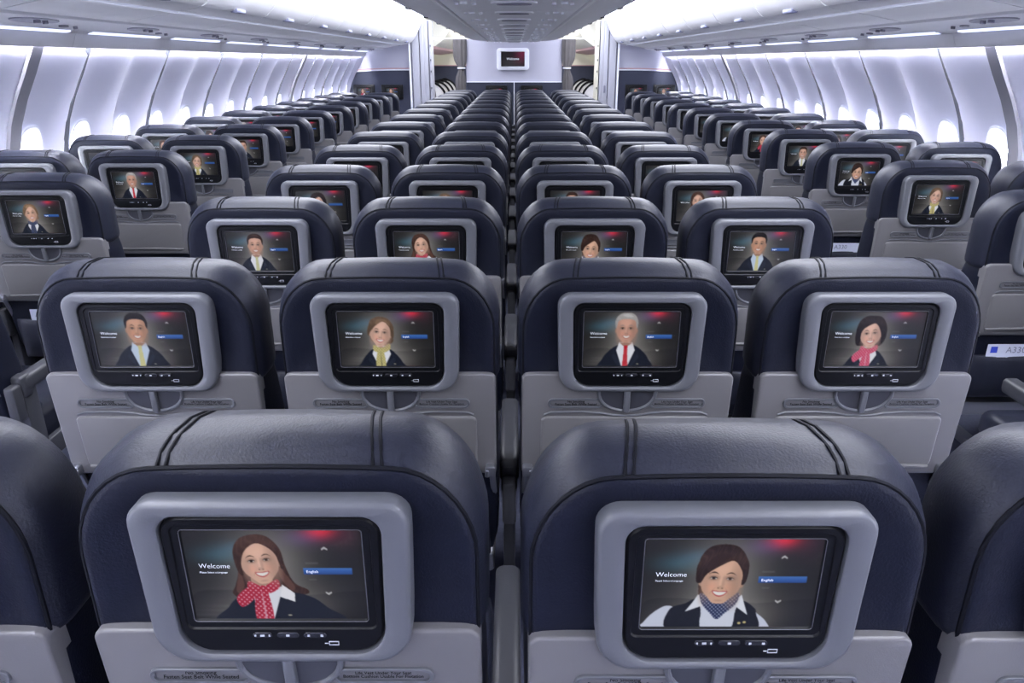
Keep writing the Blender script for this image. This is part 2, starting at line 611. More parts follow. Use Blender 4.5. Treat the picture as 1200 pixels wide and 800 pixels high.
# ---- forward bulkheads
def bulkhead(name, x0, x1, ztop, ynav, arch=False, wallside=0):
    """navy lower panel, pale upper panel, trim between; the outer edge follows the cabin lining"""
    n = 16
    o = struct(name, mesh(name, *join([prism_wall(x0, x1, 0.0, ztop, wallside, Y1, Y1 + .05)]), 'bulk', smooth=False))
    part('navy_panel', prism_wall(x0, x1, 0.0, ynav, wallside, Y1 - .012, Y1 + .02, arch=arch), 'bulkblue', o, smooth=False)
    return o


def prism_wall(x0, x1, z0, z1, ws, ya, yb, arch=False, n=14):
    pts = []
    lo, hi = [], []
    for i in range(n + 1):
        t = i / n
        x = x0 + (x1 - x0) * t
        z = z1 - (.045 * (abs((x - (x0 if ws < 0 else x1)) / (x1 - x0) - (0)) if False else 0))
        if arch:
            d = (x1 - x) if ws < 0 else (x - x0)
            z = z1 - .05 * (d / (x1 - x0)) ** 3
        hi.append((x, z))
    pts = [(x0, z0), (x1, z0)] + hi[::-1]
    V = [(x, y, z) for y in (ya, yb) for x, z in pts]
    m_ = len(pts)
    F = [tuple(range(m_)), tuple(range(2 * m_ - 1, m_ - 1, -1))]
    F += [(i, m_ + i, m_ + (i + 1) % m_, (i + 1) % m_) for i in range(m_)]
    return V, F


cw = struct('wall_centre_bulkhead', mesh('wall_centre_bulkhead', *prism_wall(-.77, .77, 0, 1.93, 0, Y1, Y1 + .05), 'bulk', smooth=False))
for q in (-1, 1):
    part('navy_panel', prism_wall(min(q * .004, q * .768), max(q * .004, q * .768), 0, 1.285, 0, Y1 - .02, Y1 + .01), 'bulkblue', cw, smooth=False)
part('divider_trim', box(-.006, .006, Y1 - .028, Y1, 0, 1.287), 'white', cw, smooth=False)
part('panel_trim', box(-.77, .77, Y1 - .024, Y1, 1.285, 1.297), 'white', cw, smooth=False)
for s, side in ((-1, 'left'), (1, 'right')):
    a, b = sorted((s * 1.66, s * 2.78))
    o = struct('wall_%s_bulkhead' % side, mesh('wall_%s_bulkhead' % side, *prism_wall(a, b, 0, 2.2, 0, Y1, Y1 + .05), 'bulk', smooth=False))
    part('navy_panel', prism_wall(a, b, 0, 1.472, s, Y1 - .014, Y1 + .01, arch=True), 'bulkblue', o, smooth=False)
    # curved copper-coloured trim over the navy panel
    pts = []
    for i in range(13):
        t = i / 12
        pts.append((s * (1.67 + 1.08 * t), Y1 - .015, 1.495 - .05 * t ** 3))
    part('curved_trim', tube(pts, .009, 6), 'trimred', o)
    pts = [(x, y, z - .02) for x, y, z in pts]
    part('pale_trim', tube(pts, .010, 6), 'white', o)

# partition columns at the aisle mouth (door frame with its hinge side)
for s, side in ((-1, 'left'), (1, 'right')):
    lb = 'tall white partition column with ribbed edge beside the %s aisle' % side
    e = bpy.data.objects.new('partition_column', None)
    COL.objects.link(e)
    e.location = (s * 1.5, Y1 - .12, 0)
    tag(e, lb, 'column', 'partition columns')

    def X(a, b):
        return min(s * a, s * b) - s * 1.5, max(s * a, s * b) - s * 1.5
    for nm, a, b, d, m_ in (('edge_strip', 1.64, 1.67, -.02, 'white'), ('gasket', 1.615, 1.64, .03, 'psudark'), ('panel', 1.50, 1.615, -.03, 'column'),
                            ('groove', 1.487, 1.50, .02, 'psudark'), ('panel', 1.42, 1.487, -.05, 'column'), ('panel', 1.36, 1.42, -.03, 'column'), ('gasket', 1.345, 1.36, .02, 'psudark'),
                            ('door_edge', 1.31, 1.345, -.01, 'cream' if s > 0 else 'column')):
        x0, x1 = X(a, b)
        part(nm, box(x0, x1, d, .35, 0, 2.20, .006), m_, e)
    for zz in (1.83, 1.62, 1.45, 1.2):
        x0, x1 = X(1.315, 1.33)
        part('hinge', box(x0, x1, -.03, -.01, zz - .015, zz + .015, .004), 'dark', e)
    x0, x1 = X(1.43, 1.46)
    if s > 0:
        part('handle', box(x0, x1, -.075, -.045, 1.13, 1.24, .006), 'psudark', e)

# curtains tied back at the sides of the centre bulkhead
for s, side in ((-1, 'left'), (1, 'right')):
    R = []
    for i in range(28):
        z = .25 + (1.93 - .25) * i / 27
        tie = math.exp(-((z - 1.50) / .10) ** 2)
        wd = .085 * (1 - .45 * tie) + (.012 if z > 1.55 else -.01)
        cx = s * (.865 - .02 * tie)
        r = []
        for j in range(40):
            a = 2 * PI * j / 40
            q = 1 + .16 * math.cos(9 * a)
            r.append((cx + wd * q * math.cos(a), Y1 - .055 + .042 * q * math.sin(a), z))
        R.append(r)
    o = link('curtain', mesh('curtain', *loft(R), 'curtain', angle=80))
    tag(o, 'grey pleated curtain tied back at the %s edge of the centre bulkhead' % side, 'curtain', 'bulkhead curtains')
    V, F = tube([(s * .845 + .056 * math.cos(a), Y1 - .055 + .046 * math.sin(a), 1.5) for a in np.linspace(0, 2 * PI, 18)[:-1]], .012, 6, closed=True)
    part('tie_band', (V, F), 'white', o)
    part('curtain_rail', box(min(s * .76, s * 1.30), max(s * .76, s * 1.30), Y1 - .075, Y1 - .035, 1.93, 1.95), 'white', o)

# ---- the cabin beyond the curtains
fw = struct('wall_front', mesh('wall_front', *box(-2.9, 2.9, YF, YF + .05, 0, 2.4), 'cream', smooth=False))
part('navy_panel', box(-2.6, 2.6, YF - .03, YF, .3, 1.50), 'bulkblue', fw, smooth=False)
part('panel_trim', box(-2.6, 2.6, YF - .035, YF, 1.50, 1.52), 'trimred', fw, smooth=False)
for s, side in ((-1, 'left'), (1, 'right')):
    pr = [(1.02, 2.24), (1.06, 2.1), (1.16, 1.95), (1.32, 1.84), (1.50, 1.80), (1.75, 1.77), (2.0, 1.80), (2.0, 2.24)]
    e = bpy.data.objects.new('forward_bin', None)
    COL.objects.link(e)
    e.location = (0, Y1 + .6, 0)
    tag(e, 'cream overhead bin of the forward cabin seen past the %s curtain' % side, 'bin', 'forward cabin bins')
    part('bin_body', extr(pr, 0, 5.6, s), 'cream', e)
    part('bin_lip', extr([(1.33, 1.842), (1.35, 1.80), (1.75, 1.745), (1.76, 1.765)], 0, 5.6, s), 'trimred', e)
    # luminous vault of the aisle
    part('light_panel', loft([[(s * x, yy, 2.262) for x in (.5, 1.02)] for yy in (Y1 + .1, YF - .1)], False, False, closed=False), 'glow', ceil)
    o = struct('trim_%d' % (1 if s < 0 else 2), mesh('side_lining', *extr([(2.15, 0.0), (2.15, 1.2), (2.0, 1.8), (2.04, 1.8), (2.2, 1.2), (2.2, 0.0)], Y1 + .3, YF, s), 'cream'))
    for k in range(4):
        y = 14.3 + k * .95
        e = bpy.data.objects.new('seat_pod', None)
        COL.objects.link(e)
        e.location = (s * 1.52, y, 0)
        tag(e, 'pale shell pod with dark rounded edge in the forward cabin, %s beyond the %s curtain' % (ordn[k], side), 'seat', 'forward cabin pods')
        ol = outline(.52, 0.0, 1.24, (.30, .28), .02, k=10)
        part('shell', loft([[(x, yy, z) for x, z in ol] for yy in (.0, .10)]), 'podshell', e)
        tl = [(x, -.004, z) for x, z in ol if z > .3]
        part('edge_trim', tube(tl, .020, 6), 'ink', e)
        part('side_shell', box(-.25, -.20, .1, .75, 0, .95, .02), 'podshell', e)
    area('forward_cabin_lamp', (s * 1.0, 16, 2.20), (.4, 5), (0, 0, 0), 70, (1, .96, .90))

# ---- wall screen on the centre bulkhead
e = bpy.data.objects.new('wall_screen', None)
COL.objects.link(e)
e.location = (-.02, Y1 - .05, 1.635)
tag(e, 'small wall screen in a white rounded surround high on centre bulkhead', 'screen')
ro = [ring(.05, inset(.52, -.165, .165, .05, .05, 0)), ring(.006, inset(.52, -.165, .165, .05, .05, 0)), ring(0, inset(.52, -.165, .165, .05, .05, .008)),
      ring(0.0, outline(.385, -.115, .115, .012, .012)), ring(.015, outline(.375, -.110, .110, .010, .010))]
sf = part('surround', loft(ro, True, False), 'white', e)


# ------------------------------------------------------------------ pictures on the screens
class Cv:
    def __init__(s, nx, ny, ss=2):
        s.nx, s.ny, s.ss = nx, ny, ss
        u = (np.arange(nx * ss) + .5) / (nx * ss) * 1.64
        v = (np.arange(ny * ss) + .5) / (ny * ss)
        s.U, s.V = np.meshgrid(u, v)
        s.px = 1.0 / (ny * ss)
        s.C = np.zeros(s.U.shape + (3,))

    def put(s, mask, c):
        c = np.array(c, float)
        if c.ndim == 1:
            c = c / 255
        mask = mask[..., None]
        s.C = s.C * (1 - mask) + c * mask

    def add(s, mask, c):
        s.C = s.C + mask[..., None] * np.array(c, float) / 255

    def ell(s, cx, cy, a, b, rot=0, soft=None):
        du, dv = s.U - cx, s.V - cy
        cr, sr = math.cos(rot), math.sin(rot)
        x, y = (du * cr + dv * sr) / a, (-du * sr + dv * cr) / b
        r = np.sqrt(x * x + y * y)
        if soft is None:
            soft = 1.2 * s.px / min(a, b)
        return np.clip((1 - r) / max(soft, 1e-4) + .5, 0, 1)

    def poly(s, P):
        m = np.zeros(s.U.shape, bool)
        n = len(P)
        for i in range(n):
            x1, y1 = P[i]
            x2, y2 = P[(i + 1) % n]
            if abs(y2 - y1) < 1e-9:
                continue
            c = ((y1 > s.V) != (y2 > s.V)) & (s.U < (x2 - x1) * (s.V - y1) / (y2 - y1) + x1)
            m ^= c
        return m.astype(float)

    def gauss(s, cx, cy, a, b):
        return np.exp(-((s.U - cx) / a) ** 2 - ((s.V - cy) / b) ** 2)

    def done(s):
        for ax in (0, 1):
            s.C = (np.roll(s.C, 1, ax) + 2 * s.C + np.roll(s.C, -1, ax)) / 4 if s.ny > 60 else s.C
        c = s.C.reshape(s.ny, s.ss, s.nx, s.ss, 3).mean((1, 3))
        c = np.clip(c, 0, 1)
        return np.where(c <= .04045, c / 12.92, ((c + .055) / 1.055) ** 2.4)


def smooth_poly(P, n=6):
    """closed Catmull-Rom through P"""
    out = []
    m = len(P)
    for i in range(m):
        p0, p1, p2, p3 = [np.array(P[(i + k) % m], float) for k in (-1, 0, 1, 2)]
        for j in range(n):
            t = j / n
            out.append(tuple(.5 * ((2 * p1) + (-p0 + p2) * t + (2 * p0 - 5 * p1 + 4 * p2 - p3) * t * t + (-p0 + 3 * p1 - 3 * p2 + p3) * t ** 3)))
    return out


def backdrop(c):
    U, V = c.U, c.V
    base = 30 + 20 * np.exp(-((U - .75) / .6) ** 2) * (1 - V * .3)
    c.C[:] = (base / 255)[..., None] * np.array([1.0, .98, .98])
    c.add(c.gauss(.30, .27, .24, .10), (10, 34, 46))
    c.add(c.gauss(.50, .18, .20, .08), (4, 18, 30))
    c.put(np.clip(c.poly(smooth_poly([(0.02, .72), (.3, .66), (.7, .70), (1.1, .72), (1.7, .70), (1.8, 1.1), (0, 1.1)])) * .75, 0, 1), (20, 20, 22))
    c.put(c.gauss(1.45, .95, .30, .20) * .9, (5, 5, 6))
    c.add(c.gauss(.80, .90, .65, .26), (95, 92, 88))
    c.add(c.gauss(.78, .35, .36, .38), (62, 60, 58))
    c.add(c.gauss(1.27, .0, .15, .10), (170, 4, 14))
    c.add(c.gauss(1.12, .08, .20, .10), (24, 14, 44))
    c.add(c.gauss(1.50, .05, .14, .16), (22, 4, 12))
    for k in range(3):
        c.add(c.gauss(.15 + .1 * k, .95 - .05 * k, .20, .02), (12, 12, 12))


def interface(c):
    # highlighted language bar, chevrons, faint lines
    m = ((c.U > 1.075) & (c.U < 1.53) & (c.V > .415) & (c.V < .485)).astype(float)
    t = np.clip((c.V - .415) / .07, 0, 1)[..., None]
    c.put(m, np.array([70, 120, 196]) / 255 * (1 - t) + np.array([36, 74, 150]) / 255 * t)
    for cy, d in ((.19, 1), (.71, -1)):
        for q in (-1, 1):
            P = [(1.29, cy - .012 * d), (1.29, cy + .012 * d), (1.29 + q * .028, cy + .030 * d), (1.29 + q * .028, cy + .010 * d)]
            c.put(c.poly(P) * .9, (205, 205, 205))
    c.put(((c.U > 1.10) & (c.U < 1.22) & (np.abs(c.V - .36) < .010)).astype(float) * .35, (120, 120, 120))
    c.put(((c.U > 1.12) & (c.U < 1.19) & (np.abs(c.V - .545) < .010)).astype(float) * .35, (120, 120, 120))


def face(c, cx, cy, a, b, skin, tilt, hair, brow, male=False, lips=(176, 84, 84), beard=0):
    skin = np.array(skin, float)

    def L(x, y):
        ct, st = math.cos(tilt), math.sin(tilt)
        X, Y = x * a, y * b
        return cx + X * ct - Y * st, cy + X * st + Y * ct

    def E(x, y, ra, rb, col, soft=None, k=1.0, rot=0):
        u, v = L(x, y)
        c.put(c.ell(u, v, ra * a, rb * b, tilt + rot, soft) * k, col)

    def PL(P, col, k=1.0):
        c.put(c.poly(smooth_poly([L(*p) for p in P], 5)) * k, col)
    # ears
    for q in (-1, 1):
        E(q * .97, .05, .14, .20, skin * .82)
    # head shape: forehead, cheeks, jaw
    jaw = .78 if male else .68
    PL([(-.62, -.88), (0, -1.0), (.62, -.88), (.95, -.45), (.97, .05), (.88, .42), (jaw * .8, .74), (.28, .97), (0, 1.0), (-.28, .97), (-jaw * .8, .74), (-.88, .42), (-.97, .05), (-.95, -.45)], skin)
    E(.55, .25, .40, .70, skin * .90, 1.2, .55)
    E(-.60, .25, .34, .65, skin * .94, 1.2, .4)
    E(0, -.50, .55, .30, np.minimum(255, skin * 1.08), 1.4, .8)
    E(-.46, .28, .26, .20, np.minimum(255, skin * np.array([1.05, .98, .96])), 1.3, .9)
    E(.46, .28, .26, .20, np.minimum(255, skin * np.array([1.05, .98, .96])), 1.3, .9)
    if beard:
        E(0, .72, .62, .36, skin * .72, .8, beard)
    # eyes
    for q in (-1, 1):
        E(q * .40, -.15, .27, .12, skin * .70, .9, .75)
        E(q * .40, -.125, .155, .046, (214, 208, 204))
        E(q * .40, -.130, .080, .052, (40, 28, 24))
        PL([(q * .20, -.12), (q * .32, -.195), (q * .50, -.19), (q * .62, -.12), (q * .50, -.155), (q * .34, -.160)], (34, 24, 24), .95)
        PL([(q * .24, -.10), (q * .40, -.065), (q * .56, -.10), (q * .40, -.085)], skin * .45, .7)
        PL([(q * .17, -.31), (q * .34, -.41), (q * .52, -.40), (q * .68, -.28), (q * .52, -.35), (q * .34, -.355)], brow, .85)
    # nose
    E(.10, .08, .08, .26, skin * .86, 1.0, .6)
    E(-.03, .02, .055, .24, np.minimum(255, skin * 1.1), 1.0, .7)
    E(0, .27, .155, .075, skin * .90, .5, .8)
    for q in (-1, 1):
        E(q * .10, .305, .045, .028, skin * .5, .6, .8)
        PL([(q * .20, .24), (q * .42, .46), (q * .47, .60), (q * .38, .46)], skin * .78, .6)
    # smiling mouth
    PL([(-.38, .43), (-.14, .425), (0, .445), (.14, .425), (.38, .43), (.26, .60), (0, .69), (-.26, .60)], lips)
    PL([(-.32, .455), (0, .475), (.32, .455), (.21, .57), (0, .625), (-.21, .57)], (240, 236, 232))
    E(.72, .1, .30, .85, skin * .72, 1.2, .5)
    E(-.80, .1, .22, .75, skin * .80, 1.2, .4)
    E(0, .86, .20, .05, skin * .84, .8, .7)


def portrait(kind, nx, ny):
    c = Cv(nx, ny)
    backdrop(c)
    K = dict(A=(.68, .36), B=(.735, .47), C=(.75, .33), D=(.72, .40), E=(.74, .33), F=(.735, .42), G=(.72, .36), H=(.68, .40))[kind]
    cx, cy = K
    a, b = (.192, .255) if kind == 'B' else (.176, .230)
    male = kind in 'CEG'
    skin = dict(A=(224, 180, 160), B=(220, 176, 152), C=(204, 156, 130), D=(224, 182, 164), E=(208, 160, 142), F=(226, 184, 168), G=(214, 168, 148), H=(224, 180, 158))[kind]
    hair = dict(A=(58, 38, 32), B=(40, 26, 22), C=(22, 17, 17), D=(88, 70, 56), E=(150, 148, 148), F=(24, 18, 20), G=(50, 32, 26), H=(112, 88, 68))[kind]
    tilt = dict(A=-.12, B=.06, C=.03, D=.10, E=0.0, F=-.10, G=0.02, H=-.1)[kind]
    hl = np.minimum(255, np.array(hair) * 1.55 + 6)
    navy = (24, 29, 42)
    yb = cy + b         # chin
    S = lambda P: c.poly(smooth_poly(P))
    # soft studio halo
    c.add(c.gauss(cx, cy + .1, .34, .55), (26, 26, 25))
    # hair behind
    if kind == 'A':
        c.put(S([(cx - .03, .045), (cx + .10, .07), (cx + .20, .20), (cx + .235, .40), (cx + .30, .58), (cx + .42, .66), (cx + .40, .71), (cx + .20, .72), (cx - .05, .66),
                 (cx - .20, .76), (cx - .29, .70), (cx - .25, .60), (cx - .21, .45), (cx - .225, .25), (cx - .17, .10)]), hair)
        c.put(S([(cx + .16, .2), (cx + .20, .42), (cx + .30, .62), (cx + .26, .66), (cx + .17, .5)]), hl)
        c.put(S([(cx - .20, .4), (cx - .17, .60), (cx - .22, .70), (cx - .25, .66), (cx - .215, .5)]), hl)
    elif kind == 'B':
        c.put(S([(cx, .055), (cx + .13, .09), (cx + .215, .22), (cx + .21, .40), (cx + .19, .50), (cx - .15, .60), (cx - .20, .62), (cx - .215, .40), (cx - .22, .22), (cx - .14, .09)]), hair)
    elif kind == 'F':
        c.put(S([(cx, .07), (cx + .15, .10), (cx + .25, .25), (cx + .27, .45), (cx + .20, .60), (cx + .12, .62), (cx - .12, .62), (cx - .22, .60), (cx - .26, .44), (cx - .24, .22), (cx - .15, .10)]), hair)
    elif kind in 'DH':
        c.put(S([(cx, .10), (cx + .14, .13), (cx + .215, .28), (cx + .205, .44), (cx + .215, .53), (cx + .14, .58), (cx - .13, .54), (cx - .185, .44), (cx - .205, .30), (cx - .15, .14)]), hair)
    else:
        c.put(S([(cx, cy - b * 1.36), (cx + .11, cy - b * 1.26), (cx + .172, cy - b * .75), (cx + .158, cy + .0), (cx - .158, cy), (cx - .172, cy - b * .75), (cx - .11, cy - b * 1.25)]), hair)
    # neck
    nk = np.array(skin) * .80
    c.put(S([(cx - .085, cy + .1), (cx + .085, cy + .1), (cx + .10, yb + .12), (cx + .12, yb + .2), (cx - .12, yb + .2), (cx - .10, yb + .12)]), nk)
    # clothes
    if kind == 'B':
        c.put(S([(0, 1.02), (.03, .95), (.12, .83), (.24, .75), (.33, .80), (.40, 1.05)]), (206, 212, 232))
        c.put(S([(1.06, .82), (1.12, .85), (1.20, .93), (1.24, 1.04), (1.04, 1.04)]), (206, 212, 232))
        c.put(S([(.27, .80), (.42, .72), (.55, .66), (.92, .68), (1.06, .76), (1.10, .84), (1.08, 1.05), (.30, 1.05)]), (22, 25, 34))
        c.put(S([(.53, .63), (cx, .80), (.94, .63), (.90, .80), (.86, 1.04), (.60, 1.04), (.57, .8)]), (214, 220, 238))
        c.put(c.poly([(.53, .62), (.60, .66), (.60, .74), (.42, .82), (.48, .72)]), (228, 232, 244))
        c.put(c.poly([(.94, .62), (.90, .68), (.90, .76), (1.02, .86), (.98, .74)]), (228, 232, 244))
    elif kind == 'A':
        c.put(S([(.26, 1.04), (.33, .86), (.44, .74), (.60, .68), (.90, .68), (1.12, .74), (1.26, .86), (1.38, 1.03)]), navy)
        c.put(c.poly([(.58, .70), (.86, .62), (.92, .70), (.78, 1.0), (.60, 1.0)]), (226, 228, 240))
        c.put(c.poly([(.86, .60), (.97, .70), (.965, .80), (.83, .74)]), (238, 238, 246))
        c.put(c.poly([(.83, .74), (.95, .80), (.80, 1.02), (.74, 1.02)]), navy)
    else:
        wS = .40 if male else .36
        yS = yb + .10
        c.put(S([(cx - wS - .03, 1.06), (cx - wS, yS + .20), (cx - wS * .72, yS + .05), (cx - .12, yS - .06), (cx + .12, yS - .06), (cx + wS * .72, yS + .05), (cx + wS, yS + .20), (cx + wS + .03, 1.06)]), navy)
        shirt = (196, 212, 236) if kind == 'C' else (232, 234, 244)
        c.put(c.poly([(cx - .115, yb - .01), (cx + .115, yb - .01), (cx + .16, yS + .04), (cx + .03, 1.03), (cx - .05, 1.03), (cx - .16, yS + .04)]), shirt)
        c.put(c.poly([(cx - .11, yb + .0), (cx + .11, yb + .0), (cx, yb + .10)]), nk)
        for q in (-1, 1):      # lapels
            c.put(c.poly([(cx + q * .135, yS - .03), (cx + q * .22, yS + .08), (cx + q * .16, yS + .14), (cx + q * .04, 1.03), (cx + q * .10, 1.03), (cx + q * .24, yS + .16)]) * .6, (40, 47, 64))
    # scarves and ties
    sc = dict(A=(178, 34, 60), D=(206, 196, 132), F=(206, 70, 104), H=(44, 52, 84), B=(42, 52, 92)).get(kind)
    if male:
        tie = dict(C=(204, 200, 140), E=(190, 30, 46), G=(196, 196, 150))[kind]
        t0 = yb + .05
        c.put(c.poly([(cx - .035, t0), (cx + .035, t0), (cx + .03, t0 + .06), (cx + .05, 1.03), (cx - .05, 1.03), (cx - .03, t0 + .06)]), tie)
        d = ((np.sin((c.U * 1 + c.V) * 150) > .4) & (c.poly([(cx - .03, t0 + .06), (cx + .03, t0 + .06), (cx + .05, 1.03), (cx - .05, 1.03)]) > 0)).astype(float)
        c.put(d * .35, (240, 236, 220))
    elif kind == 'B':
        P = [(.555, .60), (cx, .72), (.905, .60), (.90, .72), (.80, .84), (.73, .91), (.66, .84), (.57, .72)]
        m_ = S(P)
        c.put(m_, sc)
        dots = (np.sin(c.U * 170) * np.sin(c.V * 150) > .45).astype(float)
        c.put(m_ * dots * .8, (200, 206, 226))
    else:
        x0 = cx - .02
        band = S([(cx - .125, yb - .03), (cx, yb + .03), (cx + .14, yb - .05), (cx + .15, yb + .05), (cx + .02, yb + .12), (cx - .13, yb + .08)])
        tail = S([(x0 - .03, yb + .05), (x0 + .05, yb + .06), (x0 + .08, 1.02), (x0 - .07, 1.02), (x0 - .08, yb + .25)])
        wing = S([(x0 - .01, yb + .04), (x0 - .12, yb + .04), (x0 - .24, yb + .16), (x0 - .20, yb + .27), (x0 - .08, yb + .18)]) * (1 if kind in 'AF' else 0)
        m_ = np.maximum(np.maximum(band, tail), wing)
        c.put(m_, sc)
        dots = (np.sin(c.U * 130 + 1) * np.sin(c.V * 120) > .5).astype(float)
        c.put(m_ * dots * .75, (236, 206, 214) if kind in 'AF' else ((120, 112, 74) if kind == 'D' else (170, 178, 206)))
        c.put(S([(x0, yb + .07), (x0 + .012, yb + .2), (x0 + .02, 1.0), (x0 + .005, 1.0)]) * .6, (235, 225, 235) if kind in 'AF' else (70, 66, 60))
    if kind != 'B':
        c.put(c.ell(cx + .22, .955, .02, .008), (196, 190, 160))
    else:
        for q in (0, .05):
            c.put(c.ell(.95 + q, .955 - q * .2, .016, .014), (206, 190, 130))
    face(c, cx, cy, a, b, skin, tilt, hair, tuple(np.array(hair) * .7 + 14), male, (176, 104, 94) if male else (186, 88, 90), .35 if kind == 'G' else 0)
    # hair over the forehead
    ct, st = math.cos(tilt), math.sin(tilt)

    def L(x, y):
        return cx + x * a * ct - y * b * st, cy + x * a * st + y * b * ct
    H = lambda P: c.poly(smooth_poly([L(*p) for p in P]))
    if kind == 'A':
        c.put(H([(-.2, -1.25), (.6, -1.2), (1.15, -.6), (1.2, .2), (1.05, .35), (.95, -.3), (.6, -.72), (.05, -.95), (-.6, -.65), (-.95, -.1), (-1.02, .5), (-1.25, .3), (-1.25, -.6), (-.85, -1.15)]), hair)
        c.put(H([(.1, -1.15), (.7, -.95), (1.05, -.4), (.8, -.72), (.3, -1.0)]) * .7, hl)
    elif kind == 'B':
        c.put(H([(-.6, -1.45), (.5, -1.45), (1.15, -.9), (1.2, -.1), (1.0, .1), (.93, -.45), (.45, -.92), (-.1, -.72), (-.75, -.30), (-1.0, .1), (-1.25, 0), (-1.25, -.8)]), hair)
        c.put(H([(-.3, -1.2), (.3, -1.15), (-.1, -.85), (-.7, -.5), (-.8, -.8)]) * .5, hl)
    elif kind == 'F':
        c.put(H([(-.5, -1.42), (.6, -1.38), (1.3, -.6), (1.35, .4), (1.05, .8), (.98, -.1), (.5, -.85), (-.2, -.75), (-.85, -.35), (-1.0, .5), (-1.25, .6), (-1.4, -.1), (-1.2, -.9)]), hair)
        c.put(H([(-.2, -1.2), (.4, -1.15), (.7, -.85), (.1, -1.0)]) * .4, (80, 74, 80))
    elif kind in 'DH':
        c.put(H([(-.6, -1.26), (.5, -1.28), (1.2, -.7), (1.3, .2), (1.02, .1), (.85, -.55), (.2, -.98), (-.5, -.62), (-.98, -.1), (-1.2, .25), (-1.25, -.5)]), hair)
        c.put(H([(-.4, -1.1), (.4, -1.15), (.9, -.7), (.2, -1.02), (-.5, -.72)]) * .8, hl)
    else:
        w_ = H([(-.75, -1.2), (0, -1.36), (.75, -1.2), (1.10, -.7), (1.04, -.15), (.94, -.3), (.80, -.72), (.25, -.86), (-.4, -.84), (-.82, -.68), (-.94, -.3), (-1.04, -.15), (-1.12, -.7)])
        c.put(w_, hair)
        c.put(H([(-.4, -1.2), (.2, -1.25), (.6, -1.05), (0, -1.02)]) * .5, hl)
        if kind == 'E':
            c.put(w_ * (np.sin(c.U * 200 + 8 * np.sin(c.V * 40)) > .2) * .35, (212, 212, 214))
    hm = np.clip(1 - np.abs(c.C - np.array(hair) / 255).sum(-1) * 9, 0, 1) if not kind in 'CG' else np.zeros(c.U.shape)
    st_ = .5 + .5 * np.sin(c.U * 120 + 9 * np.sin(c.V * 7 + c.U * 6) + 2.5 * np.sin(c.V * 31 + c.U * 40))
    c.add(hm * st_ ** 2 * .30, (40, 32, 26) if kind != 'E' else (50, 50, 50))
    c.add(hm * np.exp(-((c.V - cy + .25) / .10) ** 2) * .5, (40, 32, 28))
    interface(c)
    return c.done()


def screen_mesh(name, img, w_, z0, z1, y):
    ny, nx, _ = img.shape
    xs = np.linspace(-w_ / 2, w_ / 2, nx)
    zs = np.linspace(z1, z0, ny)
    X_, Z_ = np.meshgrid(xs, zs)
    co = np.stack([X_, np.full_like(X_, y), Z_], -1).reshape(-1, 3).astype(np.float32)
    i = np.arange(nx * ny).reshape(ny, nx)
    q = np.stack([i[:-1, :-1], i[1:, :-1], i[1:, 1:], i[:-1, 1:]], -1).reshape(-1, 4)
    me = bpy.data.meshes.new(name)
    me.vertices.add(len(co))
    me.vertices.foreach_set('co', co.ravel())
    me.loops.add(q.size)
    me.loops.foreach_set('vertex_index', q.ravel().astype(np.int32))
    me.polygons.add(len(q))
    me.polygons.foreach_set('loop_start', np.arange(0, q.size, 4, dtype=np.int32))
    me.update(calc_edges=True)
    at = me.attributes.new('picture', 'FLOAT_COLOR', 'POINT')
    rgba = np.concatenate([img.reshape(-1, 3), np.ones((nx * ny, 1))], 1).astype(np.float32)
    at.data.foreach_set('color', rgba.ravel())
    me.materials.append(M['screen'])
    return me


SW, SZ0, SZ1 = .205, .973, 1.098
SCR = {}
for kd in 'AB':
    SCR[kd, 0] = screen_mesh('screen', portrait(kd, 230, 140), SW, SZ0, SZ1, .0030)
for kd in 'CDEFABGH':
    SCR[kd, 1] = screen_mesh('screen', portrait(kd, 124, 76), SW, SZ0, SZ1, .0030)
for kd in 'ABCDEFGH':
    SCR[kd, 2] = screen_mesh('screen', portrait(kd, 60, 37), SW, SZ0, SZ1, .0030)

# picture of the bulkhead screen
c = Cv(64, 40)
c.C[:] = np.array([24, 20, 24]) / 255
c.add(c.gauss(1.45, .1, .5, .6), (90, 14, 40))
c.add(c.gauss(.8, .75, .8, .3), (30, 30, 30))
ws = link('screen', screen_mesh('screen', c.done(), .375, -.110, .110, .014), e)
link('screen_text', text_mesh('screen_text', 'Welcome', .05, 'textglow', (0, .012, -.012)), e)

# ------------------------------------------------------------------ the seats
LEAN = .07
SEAT = {}


